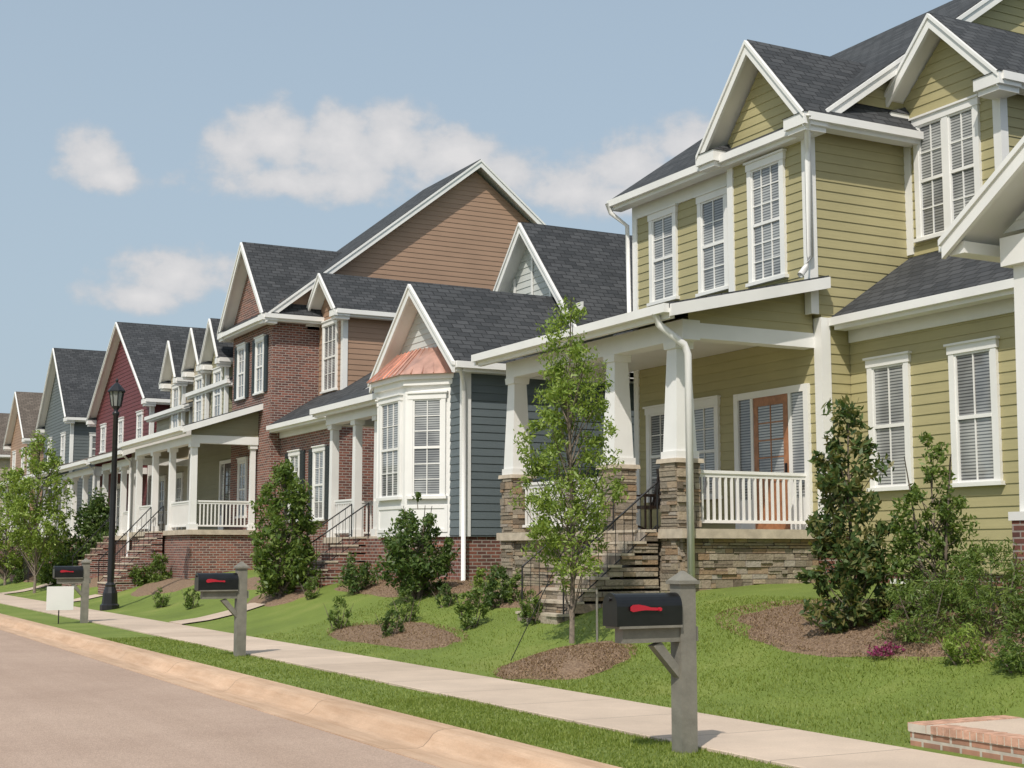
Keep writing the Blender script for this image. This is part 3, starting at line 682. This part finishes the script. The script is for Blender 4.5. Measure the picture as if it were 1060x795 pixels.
xm,za=bodyY(h3,14.3,25.3,37.3,41.98,1.1,5.5,.62,'brick','tan',ov=.4); gable(h3,'Y',xm,xm-13.9,5.5,za,37.0,41.98,trims=(1,0))
window(h3,FP(14.3),40.6,.95,2.5,4.6,cols=2,shut=True); window(h3,FP(14.3),38.5,.95,2.5,4.6,cols=2,shut=True)
q=MB(); q.fbox(FP(14.3),37.3,41.98,5.1,5.35,0,.05); q.build('frieze','white',h3)
wall(h3,FP(15.5),rect(39.9,41.97,6.0,9.1),'tan'); wall(h3,FP(15.5),[(39.9,9.1),(41.97,9.1),(40.95,10.0)],'tan',name='gable_wall')
wall(h3,FS(39.9),rect(15.5,21,6.0,9.1),'tan'); gable(h3,'X',40.95,1.4,8.9,10.2,15.1,21,trims=(1,0),ret=.4)
window(h3,FP(15.5),40.95,1.25,6.5,8.7,cols=3,rows=2); post_board(h3,15.5,39.9,6.1,8.8)
xm,za=bodyY(h3,14.2,24,46.02,50.9,1.1,7.4,.45,'olive'); gable(h3,'Y',xm,xm-13.85,7.4,za,46.02,51.2,trims=(0,1))
def frontdormer(h,c,hw,e,a,gm,x=13.9):
    wall(h,FP(x),rect(c-hw+.2,c+hw-.2,5.5,e+.12),gm); wall(h,FP(x),[(c-hw+.2,e+.12),(c+hw-.2,e+.12),(c,a-.18)],gm,name='gable_wall')
    wall(h,FS(c-hw+.2),rect(x,x+2.2,5.5,e+.12),gm); gable(h,'X',c,hw,e,a,x-.35,x+4.6,trims=(1,0),ret=.22,rd=.19)
    window(h,FP(x),c,.95,6.15,7.85,cols=2); post_board(h,x,c-hw+.2,5.5,e,.09)
frontdormer(h3,47.45,1.05,8.15,9.6,'olive'); frontdormer(h3,49.75,1.05,8.15,9.6,'cream')
q=MB(); q.box(11.75,43.0,2.15,14.1,50.7,2.3); q.build('porch_floor','cap',h3)
q=MB(); q.box(11.85,43.1,.6,14.0,50.6,2.15); q.build('porch_base','brick',h3)
shed(h3,11.45,5.45,14.2,6.35,42.75,51.0); q=MB(); q.box(11.8,43.05,4.95,12.05,50.3,5.2); q.box(12.05,43.05,4.95,13.93,43.3,5.2); q.build('beam','white',h3)
wall(h3,FS(43.1),[(11.8,5.2),(13.93,5.2),(13.93,6.1),(11.8,5.4)],'olive',name='porch_gable')
for y in(43.2,45.7,47.9,50.15): sqcol(h3,11.93,y,2.3,4.95,.2)
sqcol(h3,13.8,43.2,2.3,4.95,.16)
railing(h3,(12.05,43.2),(13.7,43.2),2.4,3.2); railing(h3,(11.93,43.35),(11.93,45.6),2.4,3.2); railing(h3,(11.93,48.05),(11.93,50.0),2.4,3.2)
steps(h3,46.0,47.6,11.75,2.28,10.1,.45,9,'brick'); iron(h3,(10.1,46.0,.5),(11.75,46.0,2.25)); iron(h3,(10.1,47.6,.5),(11.75,47.6,2.25))
window(h3,FP(13.95),44.6,.9,2.7,4.6,cols=2); door(h3,FP(14.2),46.9,.95,2.3,4.6,'darkwood')
# ---------------------------------------------------------------- far houses
def farhouse(label,y0,y1,wm,rm,ze,slope,gables,px=12.0,fx=14.1,prm=None,main='Y',zf=2.2,base='brick',deep=10,porch=None):
    h=thing('house',label,'house',(fx,y0,1.1)); prm=prm or rm
    if main=='Y':
        xm,za=bodyY(h,fx,fx+deep,y0,y1,1.1,ze,slope,wm); gable(h,'Y',xm,xm-fx+.35,ze,za,y0-.3,y1+.3,rm,rd=.2)
    else:
        ym,za=bodyX(h,fx,fx+deep,y0,y1,1.1,ze,slope,wm); gable(h,'X',ym,ym-y0+.35,ze,za,fx-.35,fx+deep,rm,ret=.4,rd=.2)
    for c,hw,e,a,gm in gables: frontdormer(h,c,hw,e,a,gm,fx-.2)
    post_board(h,fx,y0,1.1,ze-.1)
    n=max(2,int((y1-y0)/2.6))
    for i in range(n):
        yc=y0+(i+.5)*(y1-y0)/n
        window(h,FP(fx),yc,.95,zf+.5,zf+2.3,cols=2)
        if not any(abs(yc-c[0])<c[1]+.3 for c in gables) and ze>7: window(h,FP(fx),yc,.95,6.1,min(7.7,ze-.4),cols=2)
    if ze>7: window(h,FS(y0),fx+1.4,.95,6.1,min(7.6,ze-.4),cols=2)
    p0,p1=porch or (y0,y1)
    q=MB(); q.box(px-.15,p0,zf-.15,fx-.02,p1,zf); q.build('porch_floor','cap',h)
    q=MB(); q.box(px-.05,p0+.1,.5,fx-.03,p1-.1,zf-.15); q.build('porch_base',base,h)
    shed(h,px-.4,5.25,fx+.02,6.1,p0-.25,p1+.25,prm); q=MB(); q.box(px,p0+.05,4.75,px+.24,p1-.05,5.0); q.box(px+.24,p0+.05,4.75,fx-.02,p0+.28,5.0); q.build('beam','white',h)
    wall(h,FS(p0+.08),[(px,5.0),(fx-.03,5.0),(fx-.03,5.85),(px,5.15)],wm,name='porch_gable')
    m=max(3,int((p1-p0)/2.2)); ys=[p0+.18+(p1-p0-.36)*i/m for i in range(m+1)]
    for y in ys: sqcol(h,px+.12,y,zf,4.75,.2)
    for i in range(m):
        if i!=m//2: railing(h,(px+.12,ys[i]+.13),(px+.12,ys[i+1]-.13),zf+.1,zf+.9,.14)
    railing(h,(px+.25,p0+.15),(fx-.05,p0+.15),zf+.1,zf+.9,.14)
    i=m//2; steps(h,ys[i]+.1,ys[i+1]-.1,px-.15,zf-.01,px-1.7,.45,8,base); iron(h,(px-1.6,ys[i]+.1,.6),(px-.15,ys[i]+.1,zf))
    downspout(h,[(px-.4,p0-.1,5.1),(px-.05,p0,4.85),(px-.05,p0,1.0)])
    return h
farhouse('low cream house with one white trimmed front dormer over its porch','0' and 51.6,56.6,'cream','shingle',7.0,.36,[(52.9,1.1,8.05,9.55,'cream')])
farhouse('dark maroon house with a tall front gable and brown porch roof',57.6,68.0,'maroon','shingle',7.8,.70,[],main='X',prm='shingleb',porch=(57.8,71.5))
farhouse('slate grey gabled house beyond the maroon one',74.0,81.5,'slate','shingle',8.4,.98,[],main='X',prm='shingleb')
farhouse('tan house with brown roof far down the row',86.5,93.0,'tan','shingleb',8.2,.85,[],main='X')
farhouse('cream house, second farthest in the row',99,105.5,'cream','shingleb',8.0,.85,[],main='X')
farhouse('sage green house at the far end of the row',111.5,118,'olive','shingle',8.4,.85,[],main='X')
farhouse('white house closing the row in the distance',124,131,'whitesid','shingle',8.4,.85,[],main='X')
for i,(ya,yb) in enumerate(((60.5,71),(74,84))):
    t=thing('iron_fence',['low black iron fence on the lawn by the maroon house','low black iron fence by the slate grey house'][i],'fence',(10.4,ya,g(10.4)))
    y=ya
    while y<yb-1:
        iron(t,(10.4,y,g(10.4)-.02),(10.4,y+2.1,g(10.4)-.02),1.0,.14,'fence_panel'); y+=2.15
# ---------------------------------------------------------------- mailboxes
def mailbox(px,py,label):
    x=6.97; y=onP(px,py,x)[0]
    t=thing('mailbox',label,'mailbox',(x,y,-.01),'mailboxes along the kerb')
    q=MB(); w=.155; q.frus(x,y,-.05,1.39,w,w); q.build('post','taupe',t)
    q=MB(); q.frus(x,y,1.375,1.405,.205,.205); q.frus(x,y,1.405,1.485,.185,.02); q.build('post_cap','taupe',t)
    q=MB(); q.box(x-.64,y-.06,.90,x+.11,y+.06,1.02); q.box(x-.70,y-.11,1.02,x-.08,y+.11,1.04); q.build('arm','taupe',t)
    q=MB(); q.hexa([(x-.078,y-.045,.60),(x-.078,y+.045,.60),(x-.078,y+.045,.70),(x-.078,y-.045,.70)],[(x-.33,y-.045,.87),(x-.33,y+.045,.87),(x-.25,y+.045,.90),(x-.25,y-.045,.90)]); q.build('brace','taupe',t)
    def arch(xx,w,z0,zs,n=12):
        pr=[(y-w/2,z0),(y+w/2,z0)]+[(y+w/2*math.cos(a),zs+w/2*math.sin(a)) for a in [math.pi*i/n for i in range(n+1)]]
        return [(xx,a,b) for a,b in pr]
    def ext(x0,x1,w,z0,zs):
        A=arch(x0,w,z0,zs); B=arch(x1,w,z0,zs); q=MB(); k=len(A); q.v+=A+B
        q.f.append(tuple(range(k-1,-1,-1))); q.f.append(tuple(range(k,2*k)))
        for i in range(k): q.f.append((i,(i+1)%k,k+(i+1)%k,k+i))
        return q
    ext(x-.70,x-.08,.21,1.042,1.20).build('box','blackbox',t)
    ext(x-.725,x-.702,.222,1.038,1.20).build('box_door','blackbox',t)
    q=MB(); q.tube([(x-.74,y,1.26),(x-.72,y,1.26)],.02,8); q.build('door_knob','black',t)
    yy=y-.124
    top=[(-.30,1.185),(-.40,1.190),(-.46,1.205),(-.52,1.215),(-.575,1.212),(-.60,1.195)]; bot=[(-.60,1.165),(-.575,1.155),(-.52,1.163),(-.46,1.168),(-.40,1.166),(-.30,1.163)]
    pl=top+bot; q=MB(); k=len(pl); q.v+=[(x+a,yy,b) for a,b in pl]+[(x+a,yy+.008,b) for a,b in pl]
    q.f.append(tuple(range(k))); q.f.append(tuple(range(2*k-1,k-1,-1)))
    for i in range(k): q.f.append((i,(i+1)%k,k+(i+1)%k,k+i))
    q.tube([(x-.315,yy+.016,1.174),(x-.315,yy-.01,1.174)],.016,8); q.build('flag','red',t)
    return t
mailbox(709,777,'black mailbox with red flag on taupe post, nearest to the camera')
mailbox(248,678,'black mailbox on taupe post, second from the camera')
m3=mailbox(87,643,'black mailbox farthest along the kerb, white sign hanging beside it')
x3,y3=BASE[m3.name][:2]
t=thing('yard_sign','small white board on a thin stake beside the farthest mailbox','sign',(x3-.7,y3-.1,0))
q=MB(); q.box(x3-.88,y3-.13,.30,x3-.28,y3-.10,.84); q.build('board','white',t); q=MB(); q.tube([(x3-.6,y3-.115,-.02),(x3-.6,y3-.115,.32)],.015,6); q.build('stake','black',t)
# ---------------------------------------------------------------- street lamp
x,y=8.95,40.6; z=g(x)
t=thing('street_lamp','tall black street lamp with glass lantern beside the sidewalk','street lamp',(x,y,z))
q=MB(); q.lathe(x,y,[(.0,z-.02),(.27,z-.02),(.27,z+.12),(.22,z+.16),(.2,z+.45),(.14,z+.62),(.15,z+.68),(.09,z+.75)],12); q.build('base','black',t)
q=MB(); q.lathe(x,y,[(.095,z+.7),(.085,z+3),(.07,z+5.4),(.1,z+5.45),(.1,z+5.5),(.05,z+5.55),(.13,z+5.68)],12); q.build('pole','black',t,smooth=True)
q=MB(); q.lathe(x,y,[(.13,z+5.68),(.2,z+6.1),(.0,z+6.1)],8); q.build('lantern_glass','lampglass',t)
q=MB()
for j in range(8):
    a=2*math.pi*j/8; q.tube([(x+.135*math.cos(a),y+.135*math.sin(a),z+5.67),(x+.205*math.cos(a),y+.205*math.sin(a),z+6.1)],.016,4)
q.lathe(x,y,[(.25,z+6.08),(.25,z+6.12),(.14,z+6.25),(.06,z+6.33),(.03,z+6.36),(.045,z+6.42),(0,z+6.5)],12); q.build('lantern_cap','black',t)
# ---------------------------------------------------------------- plants
bx_,by_=onG(592,672)[:2]
plant('young_tree','slender airy young tree on a mulch mound before the stone porch','tree',bx_,by_,5.25,[(.13,.12),(.2,.48),(.34,.70),(.5,.68),(.68,.5),(.85,.28),(.95,.12),(1,.04)],210,13500,.17,.040,'lf_light',21,.034,z=g(bx_)+.13,asp=.34)
t=thing('tree_stake','thin wooden stake beside the young tree','stake',(bx_+.2,by_-.35,g(bx_))); q=MB(); q.tube([(bx_+.2,by_-.35,g(bx_)),(bx_+.2,by_-.35,g(bx_)+.85)],.016,6); q.build('pole','taupe',t)
t=thing('tree_tie','black guy cord running from young tree to the lawn','cord',(bx_-.6,by_+.5,g(bx_))); q=MB(); q.tube([(bx_-.7,by_+.5,g(bx_-.7)),(bx_,by_,g(bx_)+1.6)],.007,5); q.build('cord','black',t)
def at(px,P): 
    s,_=onP(px,600,P); return P,s
x,y=at(882,11.5); plant('magnolia','columnar magnolia with bronze leaf undersides right of the porch','shrub',x,y,2.85,[(.02,.36),(.2,.52),(.5,.46),(.75,.32),(.92,.16),(1,.03)],105,6600,.15,.056,'lf_mag',31,.03,asp=.4)
x,y=at(968,12.1); plant('shrub','tall upright green shrub under the right hand windows','shrub',x,y,2.1,[(.03,.38),(.3,.52),(.6,.44),(.85,.25),(1,.08)],95,5600,.13,.036,'lf_mid',32,.025,stems=3)
x,y=at(1030,11.7); plant('shrub','feathery low shrub at the right edge of the photo','shrub',x,y,1.0,[(.02,.5),(.4,.62),(.8,.4),(1,.12)],90,5400,.14,.038,'lf_mid',33,.015,stems=4,asp=.2)
x,y=at(955,11.4); plant('shrub','sprawling low shrub between magnolia and the feathery shrub','shrub',x,y,.72,[(.02,.4),(.4,.5),(.8,.3),(1,.1)],60,3500,.12,.034,'lf_mid',34,.015,stems=4,asp=.22)
x,y=at(1052,10.9); plant('shrub','small leafy shrub lowest at the right edge','shrub',x,y,.42,[(.02,.22),(.5,.3),(1,.1)],36,1700,.11,.03,'lf_mid',35,.012,stems=3,asp=.3)
x,y=at(995,10.95); plant('shrub','small grassy shrub on the mulch at right','shrub',x,y,.35,[(.02,.2),(.5,.25),(1,.1)],25,1100,.1,.035,'lf_light',36,.01,stems=3,asp=.2)
x,y=at(915,10.95); plant('flower_clump','low clump of pink flowers on the right mulch bed','flowers',x,y,.12,[(0,.2),(.5,.2),(1,.1)],30,600,.05,.017,'lf_pink',37,.008,stems=2,asp=.6)
x,y=at(432,11.6); plant('shrub','full leafy shrub in front of the white bay window','shrub',x,y,2.0,[(.03,.5),(.3,.78),(.6,.68),(.85,.35),(1,.1)],110,6500,.18,.052,'lf_dark',41,.03,stems=3)
x,y=at(293,11.0); plant('small_tree','dense upright small tree before the brick house','tree',x,y,3.35,[(.05,.4),(.2,.7),(.5,.75),(.75,.52),(.92,.28),(1,.08)],150,8500,.22,.062,'lf_mid',42,.04,stems=2)
x,y=at(98,11.6); plant('small_tree','dark rounded tree left of the street lamp','tree',x,y,3.0,[(.02,.9),(.4,1.05),(.75,.75),(1,.2)],110,6000,.33,.09,'lf_dark',43,.05)
x,y=at(36,9.4); plant('street_tree','pale green airy tree near the left edge of the photo','tree',x,y,6.1,[(.2,.5),(.35,1.2),(.6,1.3),(.85,.7),(1,.15)],140,6500,.28,.075,'lf_light',44,.05)
x,y=at(5,9.8); plant('street_tree','pale green tree cut by the left edge','tree',x,y,5.0,[(.1,.8),(.35,1.4),(.6,1.4),(.85,.8),(1,.2)],120,6000,.36,.085,'lf_light',45,.05)
x,y=at(60,10.6); plant('shrub','loose light shrub between the left trees and the dark rounded tree','shrub',x,y,2.0,[(.05,.8),(.5,1.0),(1,.3)],80,4000,.3,.08,'lf_mid',46,.03)
sm=[(350,654,26,34,'lf_mid','small round shrub alone in a mulch strip left of a pair'),
(405,662,28,32,'lf_dark','small dark shrub on the mulch strip, left of a pair'),(421,646,26,34,'lf_mid','small shrub on the mulch strip, right of a pair'),
(488,650,36,42,'lf_mid','small leafy shrub left of the stone steps'),(551,646,30,40,'lf_mid','small shrub right at the foot of the stone steps'),
(166,629,18,20,'lf_mid','small shrub near the lamp, left of two on the lawn'),(198,630,20,24,'lf_mid','small shrub near the lamp, right of two on the lawn'),
(284,620,18,24,'lf_mid','small shrub at the foot of the dense small tree'),(322,620,20,22,'lf_mid','small shrub right of the dense small tree'),
(370,614,42,38,'lf_dark','round dark shrub by the brick steps'),(516,628,44,38,'lf_dark','dark shrub against the stone pier'),(533,626,24,34,'lf_mid','light shrub beside the dark shrub at stone pier'),
(145,606,26,24,'lf_mid','low shrub at the foot of the brick porch steps'),(165,603,30,28,'lf_mid','low round shrub against the brick porch base'),(20,603,20,16,'lf_dark','low shrub at the far left lawn'),(45,604,20,16,'lf_dark','low shrub right of the far left shrub'),
(647,615,36,18,'lf_light','low leafy plant between stone steps and pier'),(208,595,14,28,'lf_light','slim little shrub before the brick porch corner'),(498,612,14,24,'lf_light','slim light shrub below the blue wall'),
(310,606,16,18,'lf_mid','tiny shrub by the brick house steps rail'),(462,628,22,22,'lf_dark','low shrub below the white downspout of the blue house'),(240,612,18,16,'lf_mid','tiny low shrub left of the dense small tree')]
for i,(px,py,wp,hp,mt,lb) in enumerate(sm):
    x,y,z=onG(px,py); 
    if x>12.7: x=12.6; y=onP(px,py,x)[0]; z=g(x)
    d=x*sT+y*cT; w=wp/FL*d/2; hh=hp/FL*d
    plant('small_shrub',lb,'shrub',x,y,hh,[(.02,w*.6),(.35,w),(.75,w*.8),(1,w*.25)],34,1300,w*.3,max(.026,w*.12),mt,60+i,.012,stems=3,group='small shrubs on the front lawns',asp=.4)
# ---------------------------------------------------------------- camera, sun, sky
cam=bpy.data.cameras.new('camera'); co=bpy.data.objects.new('camera',cam); C.objects.link(co); SC.camera=co
cam.lens=FL*36/1060; cam.sensor_width=36; cam.clip_end=3000; co.location=(0,0,H); co.rotation_euler=(R(90)+PH,0,-TH)
el=R(50); ax_,ay_=-.72,-.69; nrm=math.hypot(ax_,ay_); ax_/=nrm; ay_/=nrm
sun=bpy.data.lights.new('sun','SUN'); sun.energy=3.6; sun.angle=R(.7); sun.color=(1,.93,.83); so=bpy.data.objects.new('sun',sun); C.objects.link(so)
d=Vector((ax_*math.cos(el),ay_*math.cos(el),math.sin(el))); so.rotation_euler=d.to_track_quat('Z','Y').to_euler(); so.location=(0,0,50)
w=bpy.data.worlds.new('World'); SC.world=w; w.use_nodes=True; nt=w.node_tree; bg=nt.nodes['Background']; bg.inputs[1].default_value=.15
try: w.cycles.sampling_method='MANUAL'; w.cycles.sample_map_resolution=256
except Exception: pass
sky=N(nt,'ShaderNodeTexSky',sky_type='NISHITA'); sky.sun_disc=False; sky.sun_elevation=el; sky.sun_rotation=math.atan2(ax_,ay_)%(2*math.pi); sky.air_density=1.0; sky.dust_density=3; sky.ozone_density=1.5
tc=N(nt,'ShaderNodeTexCoord'); sp=N(nt,'ShaderNodeSeparateXYZ'); link(nt,tc.outputs['Generated'],sp.inputs[0])
az=math_(nt,'ARCTAN2',sp.outputs[0],sp.outputs[1]); cb=N(nt,'ShaderNodeCombineXYZ'); link(nt,az,cb.inputs[0]); link(nt,sp.outputs[2],cb.inputs[1])
nz=N(nt,'ShaderNodeTexNoise'); nz.inputs['Scale'].default_value=30; nz.inputs['Detail'].default_value=8; nz.inputs['Roughness'].default_value=.58
mp=N(nt,'ShaderNodeMapping'); mp.inputs['Scale'].default_value=(1,1.3,1); link(nt,cb.outputs[0],mp.inputs[0]); link(nt,mp.outputs[0],nz.inputs['Vector'])
acc=None
for (px,py,rx,ry) in ((248,155,40,36),(292,143,48,36),(350,150,60,42),(410,143,55,40),(470,162,60,36),(525,178,40,24),(330,190,120,22),(97,163,38,30),(112,182,32,18),(185,285,72,28),(140,306,50,18),(600,198,55,28),(655,172,60,34),(715,152,45,30),(650,205,70,20)):
    v=Vector(ray(px,py)).normalized(); ca,ce=math.atan2(v.x,v.y),v.z
    s=N(nt,'ShaderNodeVectorMath',operation='SUBTRACT'); link(nt,cb.outputs[0],s.inputs[0]); s.inputs[1].default_value=(ca,ce,0)
    m=N(nt,'ShaderNodeVectorMath',operation='MULTIPLY'); link(nt,s.outputs[0],m.inputs[0]); m.inputs[1].default_value=(FL/rx*.93,FL/ry*.98,0)
    l=N(nt,'ShaderNodeVectorMath',operation='LENGTH'); link(nt,m.outputs[0],l.inputs[0])
    o=math_(nt,'SUBTRACT',1.2,l.outputs['Value'])
    acc=o if acc is None else math_(nt,'SMOOTH_MAX',acc,o,.15)
den=math_(nt,'ADD',acc,math_(nt,'MULTIPLY',math_(nt,'SUBTRACT',nz.outputs['Fac'],.5),2.0))
mr=N(nt,'ShaderNodeMapRange',interpolation_type='SMOOTHSTEP'); link(nt,den,mr.inputs[0]); mr.inputs[1].default_value=.05; mr.inputs[2].default_value=.75; mr.inputs[4].default_value=.88
cc=ramp(nt,math_(nt,'MULTIPLY_ADD',den,.4,.2),[(.25,(.70,.71,.74)),(.7,(.97,.94,.93))])
sv=N(nt,'ShaderNodeVectorMath',operation='SCALE'); link(nt,cc,sv.inputs[0]); sv.inputs[3].default_value=5.35
hz=N(nt,'ShaderNodeMapRange'); link(nt,sp.outputs[2],hz.inputs[0]); hz.inputs[1].default_value=.02; hz.inputs[2].default_value=.42; hz.inputs[3].default_value=.9; hz.inputs[4].default_value=.68
base=mixc(nt,hz.outputs[0],sky.outputs[0],(3.0,3.7,4.25))
col=mixc(nt,mr.outputs[0],base,sv.outputs[0]); link(nt,col,bg.inputs[0])
SC.view_settings.view_transform='Standard'; SC.view_settings.look='None'; SC.view_settings.exposure=0
